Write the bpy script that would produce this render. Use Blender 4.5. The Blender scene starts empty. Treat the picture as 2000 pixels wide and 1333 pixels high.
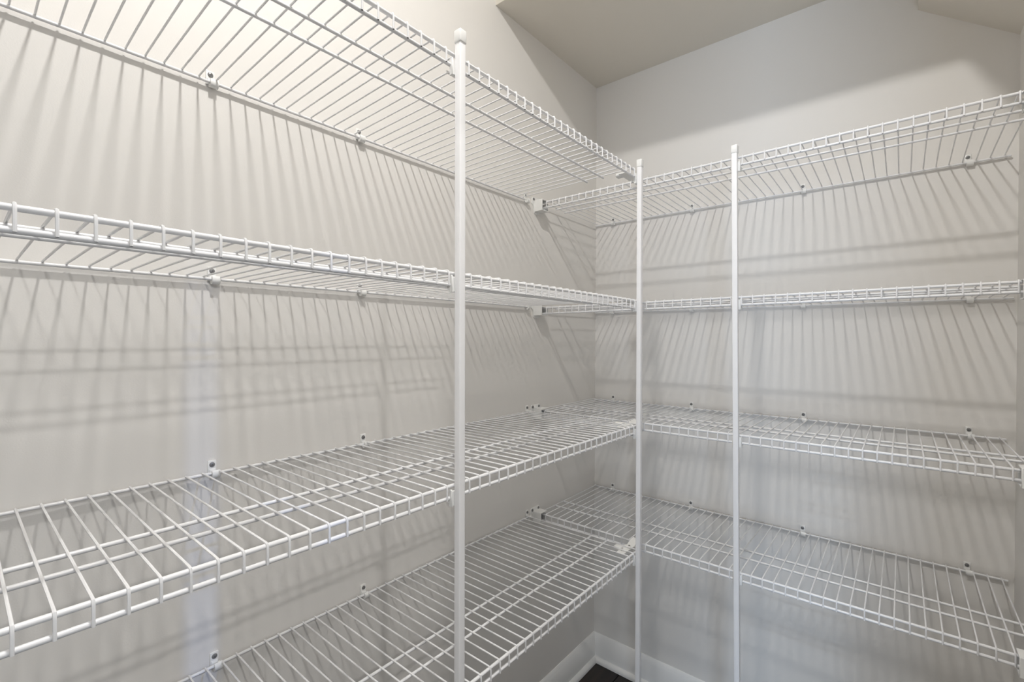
import bpy, bmesh, math, random
from mathutils import Vector, Matrix

random.seed(7)
SC = bpy.context.scene
COL = SC.collection

# ------------------------------------------------------------------ camera
CAMZ = 1.308                                   # eye height above the floor
cam_d = bpy.data.cameras.new('camera')
cam_d.sensor_width = 36.0
cam_d.lens = 16.4375
cam_d.clip_start = 0.01
cam = bpy.data.objects.new('camera', cam_d)
COL.objects.link(cam)
yaw, pitch, roll = math.radians(39.837), math.radians(0.3444), math.radians(0.2349)
fw = Vector((-math.sin(yaw) * math.cos(pitch), math.cos(yaw) * math.cos(pitch), -math.sin(pitch)))
r0 = Vector((math.cos(yaw), math.sin(yaw), 0))
u0 = r0.cross(fw)
rt = r0 * math.cos(roll) + u0 * math.sin(roll)
up = u0 * math.cos(roll) - r0 * math.sin(roll)
M = Matrix((rt, up, -fw)).transposed().to_4x4()
M.translation = Vector((0.96348, -1.68693, CAMZ))
cam.matrix_world = M
SC.camera = cam

# ------------------------------------------------------------------ world, lamps, exposure
LAMP = (0.71, -1.415, CAMZ + 1.402)            # pantry ceiling lamp, centre of its lit disc
LAMP_WATTS = 15.6
KITCHEN_WATTS = (27.0, 20.0, 0.46)
WINDOW_WATTS = 88.0
DAYLIGHT = 0.30

world = bpy.data.worlds.new('daylight')
SC.world = world
world.use_nodes = True
bg = world.node_tree.nodes['Background']
bg.inputs['Color'].default_value = (0.80, 0.89, 1.0, 1)
bg.inputs['Strength'].default_value = DAYLIGHT


def area(name, loc, target, sx, sy, watts, col, shape='RECTANGLE', spread=180):
    l = bpy.data.lights.new(name, 'AREA')
    l.shape = shape
    l.size = sx
    if shape == 'RECTANGLE':
        l.size_y = sy
    l.energy = watts
    l.color = col
    l.spread = math.radians(spread)
    o = bpy.data.objects.new(name, l)
    o.location = loc
    d = Vector(target) - Vector(loc)
    o.rotation_euler = d.to_track_quat('-Z', 'Y').to_euler()
    COL.objects.link(o)
    return o


area('pantry_lamp', LAMP, (LAMP[0], LAMP[1], 0), 0.10, 0, LAMP_WATTS, (1.0, 0.98, 0.95), 'DISK')
# the kitchen outside the doorway: two ceiling spots, an added cold spot for the wall streak, a window
area('kitchen_spot', (2.75, -1.95, CAMZ + 1.40), (2.75, -1.95, 0), 0.12, 0, KITCHEN_WATTS[0], (1.0, 0.98, 0.95), 'DISK')
area('kitchen_spot', (1.60, -2.90, CAMZ + 1.40), (1.60, -2.90, 0), 0.12, 0, KITCHEN_WATTS[1], (0.62, 0.79, 1.0), 'DISK')
area('kitchen_spot', (2.60, -1.20, 2.09), (0.0, -1.40, 0.62), 0.024, 0, KITCHEN_WATTS[2], (0.28, 0.48, 1.0), 'DISK', 36)  # made-up narrow lamp, added to throw the bluish streak on the left wall
area('kitchen_window', (2.0, -4.5, 0.70), (0.8, -0.6, 1.75), 1.1, 1.1, WINDOW_WATTS, (0.62, 0.78, 1.0))

vs = SC.view_settings
vs.view_transform = 'Standard'
vs.look = 'None'
vs.gamma = 1.0
vs.exposure = 0.14
vs.use_curve_mapping = False
try:
    SC.cycles.use_denoising = True
    SC.cycles.use_adaptive_sampling = False
    SC.cycles.max_bounces = 14
    SC.cycles.diffuse_bounces = 10
except Exception:
    pass


# ------------------------------------------------------------------ materials
def mat(name, col, rough=0.5, spec=0.5, metal=0.0, bump=0.0, bscale=300.0, var=0.0, vscale=3.0, emit=None):
    m = bpy.data.materials.new(name)
    m.use_nodes = True
    nt = m.node_tree
    b = nt.nodes['Principled BSDF']
    b.inputs['Base Color'].default_value = (*col, 1)
    b.inputs['Roughness'].default_value = rough
    b.inputs['Specular IOR Level'].default_value = spec
    b.inputs['Metallic'].default_value = metal
    tc = nt.nodes.new('ShaderNodeTexCoord')
    if bump:
        n = nt.nodes.new('ShaderNodeTexNoise')
        n.inputs['Scale'].default_value = bscale
        n.inputs['Detail'].default_value = 3
        nt.links.new(tc.outputs['Object'], n.inputs['Vector'])
        bp = nt.nodes.new('ShaderNodeBump')
        bp.inputs['Strength'].default_value = bump
        bp.inputs['Distance'].default_value = 0.001
        nt.links.new(n.outputs['Fac'], bp.inputs['Height'])
        nt.links.new(bp.outputs['Normal'], b.inputs['Normal'])
    if var:
        n2 = nt.nodes.new('ShaderNodeTexNoise')
        n2.inputs['Scale'].default_value = vscale
        n2.inputs['Detail'].default_value = 4
        nt.links.new(tc.outputs['Object'], n2.inputs['Vector'])
        mx = nt.nodes.new('ShaderNodeMix')
        mx.data_type = 'RGBA'
        mx.inputs[6].default_value = (*[c * (1 - var) for c in col], 1)
        mx.inputs[7].default_value = (*[min(1, c * (1 + var)) for c in col], 1)
        nt.links.new(n2.outputs['Fac'], mx.inputs[0])
        nt.links.new(mx.outputs[2], b.inputs['Base Color'])
    if emit:
        b.inputs['Emission Color'].default_value = (*emit[0], 1)
        b.inputs['Emission Strength'].default_value = emit[1]
    return m


WALL = mat('greige_wall_paint', (0.73, 0.712, 0.685), 0.55, 0.3, bump=0.10, bscale=420, var=0.012, vscale=2.5)
CEIL = mat('ceiling_paint', (0.69, 0.655, 0.59), 0.8, 0.2, bump=0.10, bscale=420, var=0.01)
TRIM = mat('white_trim_paint', (0.78, 0.78, 0.77), 0.3, 0.5, bump=0.03, bscale=200)
VINYL = mat('white_vinyl_coating', (0.76, 0.76, 0.77), 0.28, 0.5, bump=0.04, bscale=900, var=0.01, vscale=30)
POLEM = mat('white_powder_coat', (0.80, 0.80, 0.81), 0.38, 0.5, bump=0.03, bscale=900)
PLASTIC = mat('white_plastic', (0.78, 0.78, 0.765), 0.35, 0.5, bump=0.02, bscale=500)
STEEL = mat('zinc_screw_steel', (0.20, 0.20, 0.20), 0.35, 0.5, metal=0.3, bump=0.05, bscale=800)
CUT = mat('cut_wire_steel', (0.06, 0.06, 0.06), 0.5, 0.4, metal=0.3)
SLOTM = mat('screw_slot_shadow', (0.10, 0.10, 0.10), 0.7, 0.2)
DARK = mat('dark_recess', (0.03, 0.03, 0.03), 0.8, 0.1)
GLOBE = mat('lit_lamp_glass', (0.9, 0.9, 0.88), 0.4, emit=((1.0, 0.955, 0.895), 30.0))
ZINC = mat('zinc_plate', (0.42, 0.42, 0.40), 0.45, 0.5, metal=0.3)


def wood():
    m = bpy.data.materials.new('dark_stained_plank')
    m.use_nodes = True
    nt = m.node_tree
    b = nt.nodes['Principled BSDF']
    b.inputs['Roughness'].default_value = 0.42
    tc = nt.nodes.new('ShaderNodeTexCoord')
    mp = nt.nodes.new('ShaderNodeMapping')
    mp.inputs['Scale'].default_value = (40, 2.2, 1)
    oi = nt.nodes.new('ShaderNodeObjectInfo')
    add = nt.nodes.new('ShaderNodeVectorMath')
    nt.links.new(tc.outputs['Object'], mp.inputs['Vector'])
    nt.links.new(mp.outputs['Vector'], add.inputs[0])
    nt.links.new(oi.outputs['Random'], add.inputs[1])
    n = nt.nodes.new('ShaderNodeTexNoise')
    n.inputs['Scale'].default_value = 1.0
    n.inputs['Detail'].default_value = 6
    nt.links.new(add.outputs[0], n.inputs['Vector'])
    cr = nt.nodes.new('ShaderNodeValToRGB')
    cr.color_ramp.elements[0].position = 0.35
    cr.color_ramp.elements[0].color = (0.006, 0.004, 0.003, 1)
    cr.color_ramp.elements[1].position = 0.75
    cr.color_ramp.elements[1].color = (0.026, 0.017, 0.012, 1)
    nt.links.new(n.outputs['Fac'], cr.inputs['Fac'])
    nt.links.new(cr.outputs['Color'], b.inputs['Base Color'])
    return m


WOOD = wood()


# ------------------------------------------------------------------ mesh helpers
def mesh_of(name, bm, mats, smooth=True):
    bmesh.ops.recalc_face_normals(bm, faces=bm.faces)
    me = bpy.data.meshes.new(name)
    bm.to_mesh(me)
    bm.free()
    for m in (mats if isinstance(mats, (list, tuple)) else [mats]):
        me.materials.append(m)
    if smooth:
        for p in me.polygons:
            p.use_smooth = True
        try:
            me.set_sharp_from_angle(angle=math.radians(38))
        except Exception:
            pass
    return me


def obj(name, me, parent=None, loc=None, mats=None, smooth=True):
    if isinstance(me, bmesh.types.BMesh):
        me = mesh_of(name, me, mats, smooth)
    o = bpy.data.objects.new(name, me)
    COL.objects.link(o)
    if parent:
        o.parent = parent
    if loc is not None:
        o.location = loc
    return o


def thing(name, label, cat, loc=(0, 0, 0), rotz=0.0, group=None):
    o = bpy.data.objects.new(name, None)
    COL.objects.link(o)
    o.empty_display_size = 0.05
    o.location = loc
    o.rotation_euler = (0, 0, rotz)
    o['label'] = label
    o['category'] = cat
    if group:
        o['group'] = group
    return o


def struct(name, bm, m, parent=None, smooth=False):
    o = obj(name, bm, parent, mats=m, smooth=smooth)
    if parent is None:
        o['kind'] = 'structure'
    return o


def box(bm, x0, y0, z0, x1, y1, z1, bev=0.0, seg=2, mi=0):
    g = bmesh.ops.create_cube(bm, size=1.0)
    vv = g['verts']
    for v in vv:
        v.co = Vector((x0 + (v.co.x + .5) * (x1 - x0), y0 + (v.co.y + .5) * (y1 - y0), z0 + (v.co.z + .5) * (z1 - z0)))
    ff = list({f for v in vv for f in v.link_faces})
    for f in ff:
        f.material_index = mi
    if bev > 0:
        ee = list({e for v in vv for e in v.link_edges})
        r = bmesh.ops.bevel(bm, geom=ee, offset=bev, segments=seg, profile=0.5, affect='EDGES')
        for f in r['faces']:
            f.material_index = mi
    return bm


def prism(bm, pts, axis, a, b, mi=0):
    """polygon pts in the plane across `axis`, extruded from a to b"""
    def P(q, t):
        if axis == 'x':
            return (t, q[0], q[1])
        if axis == 'y':
            return (q[0], t, q[1])
        return (q[0], q[1], t)
    va = [bm.verts.new(P(q, a)) for q in pts]
    vb = [bm.verts.new(P(q, b)) for q in pts]
    n = len(pts)
    fs = [bm.faces.new(va), bm.faces.new(list(reversed(vb)))]
    for i in range(n):
        fs.append(bm.faces.new((va[i], vb[i], vb[(i + 1) % n], va[(i + 1) % n])))
    for f in fs:
        f.material_index = mi
    return bm


def tube(bm, pts, r, n=8, cap_mi=(0, 0)):
    pts = [Vector(p) for p in pts]
    rings = []
    ref = None
    for i, p in enumerate(pts):
        d = (pts[min(i + 1, len(pts) - 1)] - pts[max(i - 1, 0)]).normalized()
        if ref is None:
            ref = d.orthogonal().normalized()
        ref = (ref - d * ref.dot(d)).normalized()
        s = d.cross(ref)
        rings.append([bm.verts.new(p + (ref * math.cos(2 * math.pi * k / n) + s * math.sin(2 * math.pi * k / n)) * r) for k in range(n)])
    for a, b in zip(rings, rings[1:]):
        for k in range(n):
            bm.faces.new((a[k], a[(k + 1) % n], b[(k + 1) % n], b[k]))
    f = bm.faces.new(list(reversed(rings[0])))
    f.material_index = cap_mi[0]
    f = bm.faces.new(rings[-1])
    f.material_index = cap_mi[1]
    return bm


def lathe(bm, prof, n=16, axis='z', at=(0, 0, 0), mi=0):
    """prof = [(radius, height)...] turned about an axis through `at`"""
    rings = []
    for r, h in prof:
        ring = []
        for k in range(n):
            a = 2 * math.pi * k / n
            c, s = r * math.cos(a), r * math.sin(a)
            co = {'z': (c, s, h), 'x': (h, c, s), 'y': (c, h, s)}[axis]
            ring.append(bm.verts.new(Vector(co) + Vector(at)))
        rings.append(ring)
    for a, b in zip(rings, rings[1:]):
        for k in range(n):
            f = bm.faces.new((a[k], a[(k + 1) % n], b[(k + 1) % n], b[k]))
            f.material_index = mi
    bm.faces.new(rings[0]).material_index = mi
    bm.faces.new(rings[-1]).material_index = mi
    return bm


NB = bmesh.new

# ------------------------------------------------------------------ room shell
XR = 1.1815            # right wall face
YF = -2.55             # wall behind the camera
HC = 2.733             # main ceiling
ZS = CAMZ + 1.021      # underside of the dropped soffit
YS = -0.616            # its front edge
DOOR0, DOOR1, DOORH = -2.38, -1.288, 2.045
T = 0.11

b = NB(); box(b, -T, YF - T, -0.05, 0, T, HC + T)
struct('wall_left', b, WALL)
b = NB(); box(b, 0, 0, -0.05, XR, T, HC + T)
struct('wall_back', b, WALL)
b = NB(); box(b, 0, YF - T, -0.05, XR, YF, HC + T)
struct('wall_front', b, WALL)
b = NB()
box(b, XR, DOOR1, -0.05, XR + T, T, HC + T)
box(b, XR, YF - T, -0.05, XR + T, DOOR0, HC + T)
box(b, XR, DOOR0, DOORH, XR + T, DOOR1, HC + T)
struct('wall_right', b, WALL)
b = NB(); box(b, 0, YF, HC, XR, 0, HC + T)
struct('ceiling', b, CEIL)
b = NB(); box(b, 0, YS, ZS, XR, 0, HC)
o = struct('ceiling_soffit', b, CEIL)
# small chase with a sloping underside in the right-hand corner
b = NB()
prism(b, [(0.9905, ZS), (0.9905, CAMZ + 0.898), (XR, CAMZ + 0.753), (XR, ZS)], 'y', YS, 0.0)
struct('ceiling_chase', b, CEIL)

# unseen open door leaf, added so its hinge gap shapes the bluish streak
b = NB(); box(b, 1.302, -1.348, 0.012, 2.06, -1.3125, 2.035, 0.002, 1)
struct('added_door_leaf', b, TRIM)

# floor: sub-base with separate planks
b = NB(); box(b, -T, YF - T, -0.06, 3.8, T, -0.013)
floor = struct('floor', b, DARK)
PW, PL = 0.127, 1.15
k = 0
x = 0.0
while x < 3.7:
    y = 0.0 - (0.37 * ((k * 7) % 5)) % PL
    y = -y - PL if y < 0 else y
    yy = 0.0 + ((k * 0.41) % PL)
    while yy > YF:
        y1, y0 = min(yy, 0.0), max(yy - PL, YF)
        if y1 - y0 > 0.02:
            b = NB()
            box(b, x + 0.0008, y0 + 0.0008, -0.013, x + PW - 0.0008, y1 - 0.0008, random.uniform(-0.0006, 0.0), 0.0012, 1)
            obj('plank', b, floor, mats=WOOD)
        yy -= PL
    x += PW
    k += 1

# baseboards with cap moulding and shoe (profile: distance from wall, height)
BASE = [(0, 0), (0.013, 0), (0.013, 0.078), (0.0115, 0.081), (0.0115, 0.088), (0.0085, 0.093), (0.0075, 0.098), (0.0045, 0.104), (0.002, 0.1075), (0, 0.1075)]
SHOE = [(0.013, 0.0), (0.027, 0.0), (0.0265, 0.006), (0.0245, 0.0115), (0.0205, 0.016), (0.0165, 0.0185), (0.013, 0.019)]


def baseboard(name, kind):
    for pname, prof in (('board', BASE), ('shoe', SHOE)):
        b = NB()
        if kind == 'left':
            prism(b, [(q[0], q[1]) for q in prof], 'y', YF, -0.0)
        elif kind == 'back':
            prism(b, [(-q[0], q[1]) for q in prof], 'x', 0.0, XR)
        elif kind == 'right':
            prism(b, [(XR - q[0], q[1]) for q in prof], 'y', DOOR1 + 0.0, 0.0)
        if pname == 'board':
            main = struct(name, b, TRIM, smooth=True)
        else:
            obj('shoe_molding', b, main, mats=TRIM)


baseboard('baseboard_left', 'left')
baseboard('baseboard_back', 'back')
baseboard('baseboard_right', 'right')

# ------------------------------------------------------------------ pantry ceiling lamp
lt = thing('ceiling_light', 'small lit flush disc lamp on the high ceiling near the door', 'lamp', (LAMP[0], LAMP[1], HC))
b = NB(); lathe(b, [(0.03, 0.0), (0.084, 0.0), (0.085, -0.004), (0.078, -0.014), (0.066, -0.017), (0.062, -0.012), (0.03, -0.012)], 32)
obj('trim_ring', b, lt, mats=TRIM)
b = NB(); lathe(b, [(0.001, -0.015), (0.040, -0.0145), (0.062, -0.012), (0.040, -0.011), (0.001, -0.011)], 32)
obj('diffuser', b, lt, mats=GLOBE)

# ------------------------------------------------------------------ wire shelves
RB, RW, W = 0.0028, 0.00155, 0.0254    # rod radius, wire radius, wire pitch
UB, UM1, UM2, UF = 0.0082, 0.247, 0.300, 0.395   # rods, measured from the wall
LIP = 0.0190
RF = 0.0031                            # front rods are a little thicker
DZ = RB + RW - 0.0004
SHELF_Z = [CAMZ + v for v in (0.4572, 0.1043, -0.2469, -0.5982)]
TIER = ['topmost', 'second highest', 'third from the top', 'lowest']

# one deck wire: along the local x from the wall, bent down over the front rod
b = NB()
uo = UF + RF + RW - 0.0004
tube(b, [(UB - 0.0012, 0, DZ - 0.0004), (UB + 0.003, 0, DZ), (UF - 0.0005, 0, DZ), (UF + 0.0027, 0, DZ - 0.0010), (uo - 0.0006, 0, DZ - 0.0032),
         (uo, 0, DZ - 0.0062), (uo, 0, -LIP - 0.0017)], RW, 7, (0, 1))
WIRE_ME = mesh_of('deck_wire', b, [VINYL, CUT])


def rod(parent, name, u, z, a, c, rr, lift):
    """a rod along local y from a to c with slightly rounded coated ends; lift(u, y) is the sag or rise of the wire deck"""
    def Z(y):
        return lift(u, y)
    b = NB()
    tube(b, [(0, a, Z(a)), (0, a + 0.0008, Z(a)), (0, c - 0.0008, Z(c)), (0, c, Z(c))], rr, 12)
    for v in b.verts:
        for e in (a, c):
            if abs(v.co.y - e) < 2e-4:
                v.co.x *= 0.75
                v.co.z = Z(e) + (v.co.z - Z(e)) * 0.75
    return obj(name, b, parent, (u, 0, z), mats=VINYL)


def shelf(label, origin, rotz, wires, ends, group, rise):
    """local x = away from the wall, local y = along the wall; wires = list of y;
    rise = ((y, height), (y, height)): how far the front edge stands above the back one at two places"""
    t = thing('wire_shelf', label, 'shelf', origin, rotz, group)
    (ya, ha), (yb, hb) = rise

    def front(y):
        return ha + (hb - ha) * (y - ya) / (yb - ya)

    def lift(u, y):
        return front(y) * (u - UB) / (UF - UB)
    rod(t, 'back_rod', UB, 0, ends[0][0], ends[0][1], RB, lift)
    rod(t, 'middle_rod', UM1, 0, ends[1][0], ends[1][1], RB, lift)
    rod(t, 'middle_rod', UM2, 0, ends[1][0], ends[1][1], RB, lift)
    rod(t, 'front_rod', UF, 0, ends[2][0], ends[2][1], RF, lift)
    rod(t, 'lip_rod', UF, -LIP, ends[2][0], ends[2][1], RF, lift)
    for y in wires:
        o = bpy.data.objects.new('deck_wire', WIRE_ME)
        COL.objects.link(o)
        o.parent = t
        tilt = math.asin(front(y) / (UF - UB))
        o.location = (0, y, -math.tan(tilt) * UB)
        o.rotation_euler = (0, -tilt, 0)
    return t


# left wall: local y = world y.  back wall: rotate so local x -> -y world, local y -> x world
LRISE = [(0.0070, 0.0068), (0.0025, 0.0), (0.0025, 0.0040), (0.0, 0.0015)]
RRISE = [(0.0060, 0.0092), (0.0005, 0.0052), (-0.0005, 0.0010), (-0.0022, 0.0)]
LPH = [0.63, 0.91, 0.83, 0.03]
LEND = [-0.484, -0.452, -0.452, -0.446]
YL0 = -1.98
for i, z in enumerate(SHELF_Z):
    ph = LPH[i]
    ws = []
    kk = math.ceil(YL0 / W)
    while (kk + ph) * W < LEND[i] - 0.004:
        if (kk + ph) * W > YL0 + 0.004:
            ws.append((kk + ph) * W)
        kk += 1
    e = LEND[i]
    shelf('white wire shelf along the left wall, ' + TIER[i] + ' of the four there', (0, 0, z), 0.0, ws,
          [(YL0, e + 0.004), (YL0, e), (YL0, e)], 'wire shelves on the left wall', ((-1.58, LRISE[i][0]), (-0.50, LRISE[i][1])))

RPH = [0.53, 0.56, 0.36, 0.59]
REND = [1.168, 1.1745, 1.1645, 1.170]
for i, z in enumerate(SHELF_Z):
    ph = RPH[i]
    ws = []
    kk = 0
    while (kk + ph) * W < REND[i] - 0.004:
        ws.append((kk + ph) * W)
        kk += 1
    # local y runs along +x world: rotation -90 deg maps local x -> -y, local y -> +x
    shelf('white wire shelf along the back wall, ' + TIER[i] + ' of the four there', (0, 0, z), -math.pi / 2, ws,
          [(0.004, REND[i]), (0.010, REND[i]), (0.006, REND[i] + 0.004)], 'wire shelves on the back wall', ((0.30, RRISE[i][0]), (1.07, RRISE[i][1])))


# ------------------------------------------------------------------ wall clips (local x = off the wall, y along it, z = 0 at the rod)
b = NB()
box(b, 0.0, -0.0075, -0.003, 0.0032, 0.0065, 0.0225, 0.0012, 2)
prism(b, [(0.003, -0.003), (0.0055, 0.003), (0.0055, 0.005), (0.003, 0.009)], 'y', -0.0055, 0.0045)
PLATE_ME = mesh_of('plate', b, PLASTIC)
b = NB()
outer, inner = [], []
for q in range(13):
    a = math.radians(-205 + q * (205 + 62) / 12)
    outer.append((UB + 0.0072 * math.cos(a) + 0.0005, 0.0072 * math.sin(a) * 1.12 - 0.0012))
    inner.append((UB + 0.0034 * math.cos(a), 0.0034 * math.sin(a)))
poly = outer + inner[::-1]
va = [b.verts.new((p[0], -0.0035, p[1])) for p in poly]
vb = [b.verts.new((p[0], 0.0095, p[1])) for p in poly]
n = len(poly)
for i in range(n):
    b.faces.new((va[i], vb[i], vb[(i + 1) % n], va[(i + 1) % n]))
for s in (va, vb):
    for i in range(12):
        b.faces.new((s[i], s[i + 1], s[n - 2 - i], s[n - 1 - i]))
HOOK_ME = mesh_of('hook', b, PLASTIC)
b = NB()
lathe(b, [(0.0005, 0.0058), (0.0022, 0.0056), (0.0040, 0.0048), (0.0046, 0.0036), (0.0046, 0.0028), (0.0005, 0.0028)], 14, 'x', (0, -0.0005, 0.0150))
SCREW_ME = mesh_of('screw', b, STEEL)
b = NB()
box(b, 0.0054, -0.0021, 0.0147, 0.0060, 0.0011, 0.0153)
box(b, 0.0054, -0.0008, 0.0134, 0.0060, -0.0002, 0.0166)
SLOT_ME = mesh_of('screw_slot', b, SLOTM, False)


def clip(label, loc, rotz, group):
    t = thing('wall_clip', label, 'clip', loc, rotz, group)
    obj('plate', PLATE_ME, t)
    obj('hook', HOOK_ME, t)
    s = obj('screw', SCREW_ME, t)
    obj('screw_slot', SLOT_ME, s)


LCLIP = [[-1.3866, -1.0865, -0.468], [-1.384, -1.0835, -0.462], [-1.3838, -1.0739, -0.455], [-1.380, -1.072, -0.452]]
RCLIP = [[0.0796, 0.388, 0.7255, 1.0912], [0.0796, 0.388, 0.7265, 1.0938], [0.0838, 0.3906, 0.7316, 1.0982], [0.0838, 0.3906, 0.7316, 1.0972]]
LW = ['clip furthest from the corner', 'middle clip', 'clip next to the end bracket']
RW_ = ['clip closest to the left corner', 'second clip from the left corner', 'third clip from the left corner', 'clip closest to the right wall']
TS = ['topmost', 'second highest', 'third-from-top', 'lowest']
for i, z in enumerate(SHELF_Z):
    for j, y in enumerate(LCLIP[i]):
        clip('white %s, %s shelf of the left wall' % (LW[j], TS[i]), (0, y, z), 0.0, 'wall clips on the left wall')
    for j, x in enumerate(RCLIP[i]):
        clip('white %s, %s shelf of the back wall' % (RW_[j], TS[i]), (x, 0, z), -math.pi / 2, 'wall clips on the back wall')


# ------------------------------------------------------------------ end brackets carrying the front edge of the back shelves
def bracket_meshes():
    b = NB()   # wall plate, local x = off the wall, y = along it (0 = shelf front edge), z = 0 at the rod
    pts = [(-0.038, 0.000), (-0.034, 0.018), (-0.030, 0.0205), (0.010, 0.0205), (0.014, 0.018), (0.016, 0.004), (0.008, -0.010), (0.004, -0.031), (0.000, -0.034),
           (-0.020, -0.034), (-0.024, -0.031), (-0.028, -0.010)]
    prism(b, pts, 'x', 0.0, 0.0035)
    plate = mesh_of('plate', b, PLASTIC)
    b = NB()   # square channel, open towards the shelf
    X0, X1, Y0, Y1, Z0, Z1, w = 0.003, 0.0365, -0.0245, 0.012, -0.0275, 0.0105, 0.0028
    prism(b, [(Y0, Z0), (Y1, Z0), (Y1, Z0 + w), (Y0 + w, Z0 + w), (Y0 + w, Z1 - w), (Y1, Z1 - w), (Y1, Z1), (Y0, Z1)], 'x', X0, X1)
    box(b, X0, Y1 - w, Z0 + 0.004, X1, Y1, Z1 - 0.010)
    bmesh.ops.bevel(b, geom=list(b.edges), offset=0.0006, segments=1, affect='EDGES')
    chan = mesh_of('channel', b, PLASTIC)
    b = NB()
    box(b, 0.0035, -0.021, -0.0240, 0.014, 0.008, 0.0070)  # near-black block standing in for the shade inside the hollow channel
    rec = mesh_of('channel_shade', b, DARK, False)
    return plate, chan, rec


BP, BC, BR = bracket_meshes()


def end_bracket(label, loc, rotz, mirror, group):
    t = thing('end_bracket', label, 'bracket', loc, rotz, group)
    if mirror:
        t.scale = (1.28, -1, 1)
    obj('plate', BP, t)
    c = obj('channel', BC, t)
    obj('channel_shade', BR, c)
    for yy in (-0.027, 0.007):
        s = obj('screw', SCREW_ME, t, (0.0005, yy, -0.0010))


for i, z in enumerate(SHELF_Z):
    end_bracket('white plastic end bracket on the left wall holding the %s back shelf' % TS[i], (0, -UF - 0.002, z), 0.0, False, 'end brackets on the left wall')
    end_bracket('white plastic end bracket on the right wall holding the %s back shelf' % TS[i], (XR, -UF - 0.002, z), math.pi, True, 'end brackets on the right wall')


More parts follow.
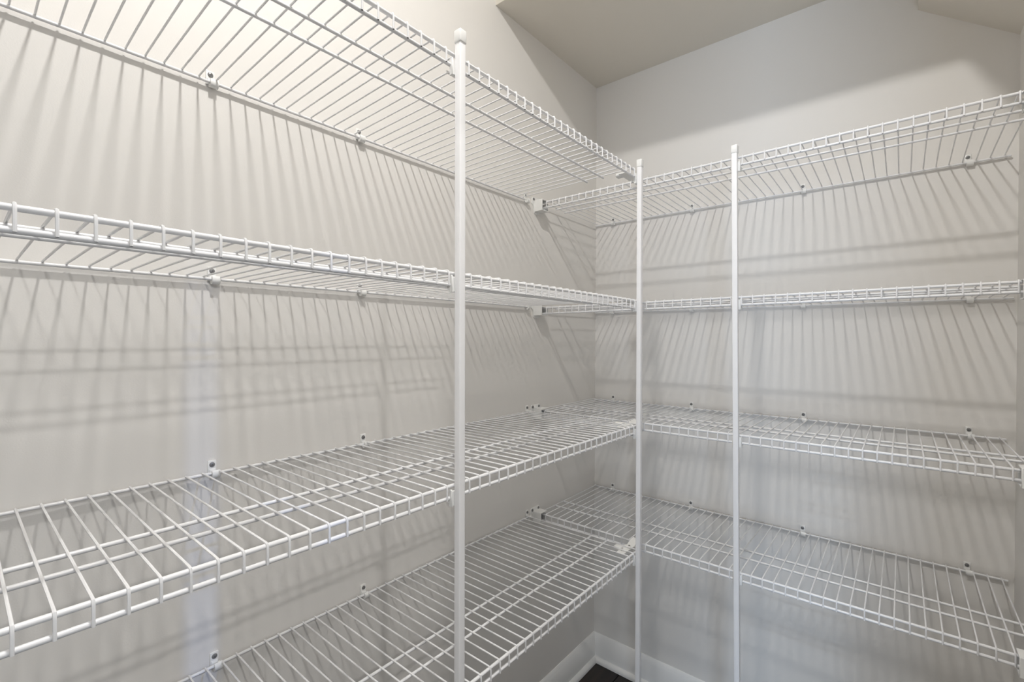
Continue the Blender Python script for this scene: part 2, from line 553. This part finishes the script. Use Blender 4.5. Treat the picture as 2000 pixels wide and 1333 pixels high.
# ------------------------------------------------------------------ square shelf poles
def pole(label, top, foot, ztop, clips, clip_dir):
    """top/foot = (x, y) of the pole's centre line, clips = shelf heights, clip_dir = way to the shelf"""
    S = 0.0064
    t = thing('shelf_pole', label, 'pole', (foot[0], foot[1], 0), 0.0, 'square shelf poles')
    dx, dy = top[0] - foot[0], top[1] - foot[1]
    L = ztop
    t.rotation_euler = (math.atan2(-dy, L), math.atan2(dx, L), 0)
    b = NB(); box(b, -S, -S, 0.004, S, S, L - 0.004, 0.0014, 3)
    obj('post', b, t, mats=POLEM)
    b = NB(); box(b, -S - 0.0012, -S - 0.0012, L - 0.021, S + 0.0012, S + 0.0012, L, 0.0020, 3)
    obj('cap', b, t, mats=PLASTIC)
    b = NB(); box(b, -S - 0.001, -S - 0.001, 0, S + 0.001, S + 0.001, 0.018, 0.0015, 2)
    obj('foot', b, t, mats=PLASTIC)
    for z in clips:
        b = NB()
        # saddle that wraps the post and hooks the lip rod behind it
        w = S + 0.0022
        if clip_dir == 'x':      # shelf lies towards -x, its lip runs along y
            box(b, -S - 0.0065, -w - 0.0035, z - 0.030, -S + 0.0005, -w - 0.0010, z - 0.0015, 0.0008, 1)
            box(b, -S - 0.0065, w - 0.0005, z - 0.030, -S + 0.0005, w + 0.0022, z - 0.0015, 0.0008, 1)
            box(b, -S - 0.0030, -w - 0.0030, z - 0.029, -S - 0.0002, w + 0.0020, z - 0.004, 0.0008, 1)
            prism(b, [(-S - 0.0010, z - LIP - 0.0050), (-S - 0.0060, z - LIP - 0.0062), (-S - 0.0130, z - LIP - 0.0050), (-S - 0.0148, z - LIP + 0.0005),
                      (-S - 0.0130, z - LIP + 0.0005), (-S - 0.0120, z - LIP - 0.0030), (-S - 0.0010, z - LIP - 0.0030)], 'y', -w - 0.003, w + 0.001)
        else:                    # shelf lies towards +y, its lip runs along x
            box(b, -w - 0.0022, S - 0.0005, z - 0.030, -w + 0.0005, S + 0.0065, z - 0.0015, 0.0008, 1)
            box(b, w + 0.0004, S - 0.0005, z - 0.030, w + 0.0030, S + 0.0065, z - 0.0015, 0.0008, 1)
            box(b, -w - 0.0020, S + 0.0002, z - 0.029, w + 0.0030, S + 0.0030, z - 0.004, 0.0008, 1)
            prism(b, [(S + 0.0010, z - LIP - 0.0050), (S + 0.0060, z - LIP - 0.0062), (S + 0.0130, z - LIP - 0.0050), (S + 0.0148, z - LIP + 0.0005),
                      (S + 0.0130, z - LIP + 0.0005), (S + 0.0120, z - LIP - 0.0030), (S + 0.0010, z - LIP - 0.0030)], 'x', -w - 0.001, w + 0.003)
        obj('pole_clip', b, t, mats=PLASTIC)
    return t


S = 0.0064
pole('tall square white pole nearest the camera, in front of the left shelves', (0.4075, -1.1552), (0.4075, -1.1500), CAMZ + 0.500, SHELF_Z, 'x')
pole('square white pole at the corner where the left and back shelves meet', (0.4055, -0.4705), (0.4085, -0.4690), CAMZ + 0.4935, SHELF_Z, 'x')
pole('square white pole leaning slightly, in front of the back shelves', (0.6325, -0.4085), (0.6520, -0.4085), CAMZ + 0.4935, SHELF_Z, 'y')


# ------------------------------------------------------------------ corner joiners tying the left shelf to the back shelf
def joiner(label, z, metal=False):
    t = thing('corner_joiner', label, 'joiner', (0.365, -UF, z), 0.0, 'corner joiners')
    m = ZINC if metal else PLASTIC
    b = NB()   # strap from the back shelf's lip over to the left shelf
    pts = [(-0.104, -0.0005), (-0.104, 0.0015), (-0.050, 0.0015), (-0.034, 0.001), (-0.012, 0.008), (0.004, 0.0085), (0.0065, 0.0045), (0.0052, 0.0040), (0.003, 0.0062),
           (-0.012, 0.0058), (-0.034, -0.0012), (-0.050, -0.0005)]
    prism(b, [(q[0], q[1]) for q in pts], 'x', -0.011, 0.011)
    obj('strap', b, t, mats=m)
    b = NB()
    box(b, -0.027, -0.088, -0.0010, -0.005, -0.070, 0.0095, 0.0015, 2)
    box(b, -0.012, -0.073, 0.0005, 0.006, -0.048, 0.0035, 0.0008, 1)
    obj('sleeve', b, t, mats=m)
    b = NB()
    lathe(b, [(0.0005, 0.0028), (0.0026, 0.0026), (0.0032, 0.0014), (0.0005, 0.0014)], 12, 'z', (-0.001, -0.042, 0.0002))
    obj('rivet', b, t, mats=STEEL)


for i, z in enumerate(SHELF_Z):
    joiner('white corner strap tying the %s left shelf to the back shelf' % TS[i], z)
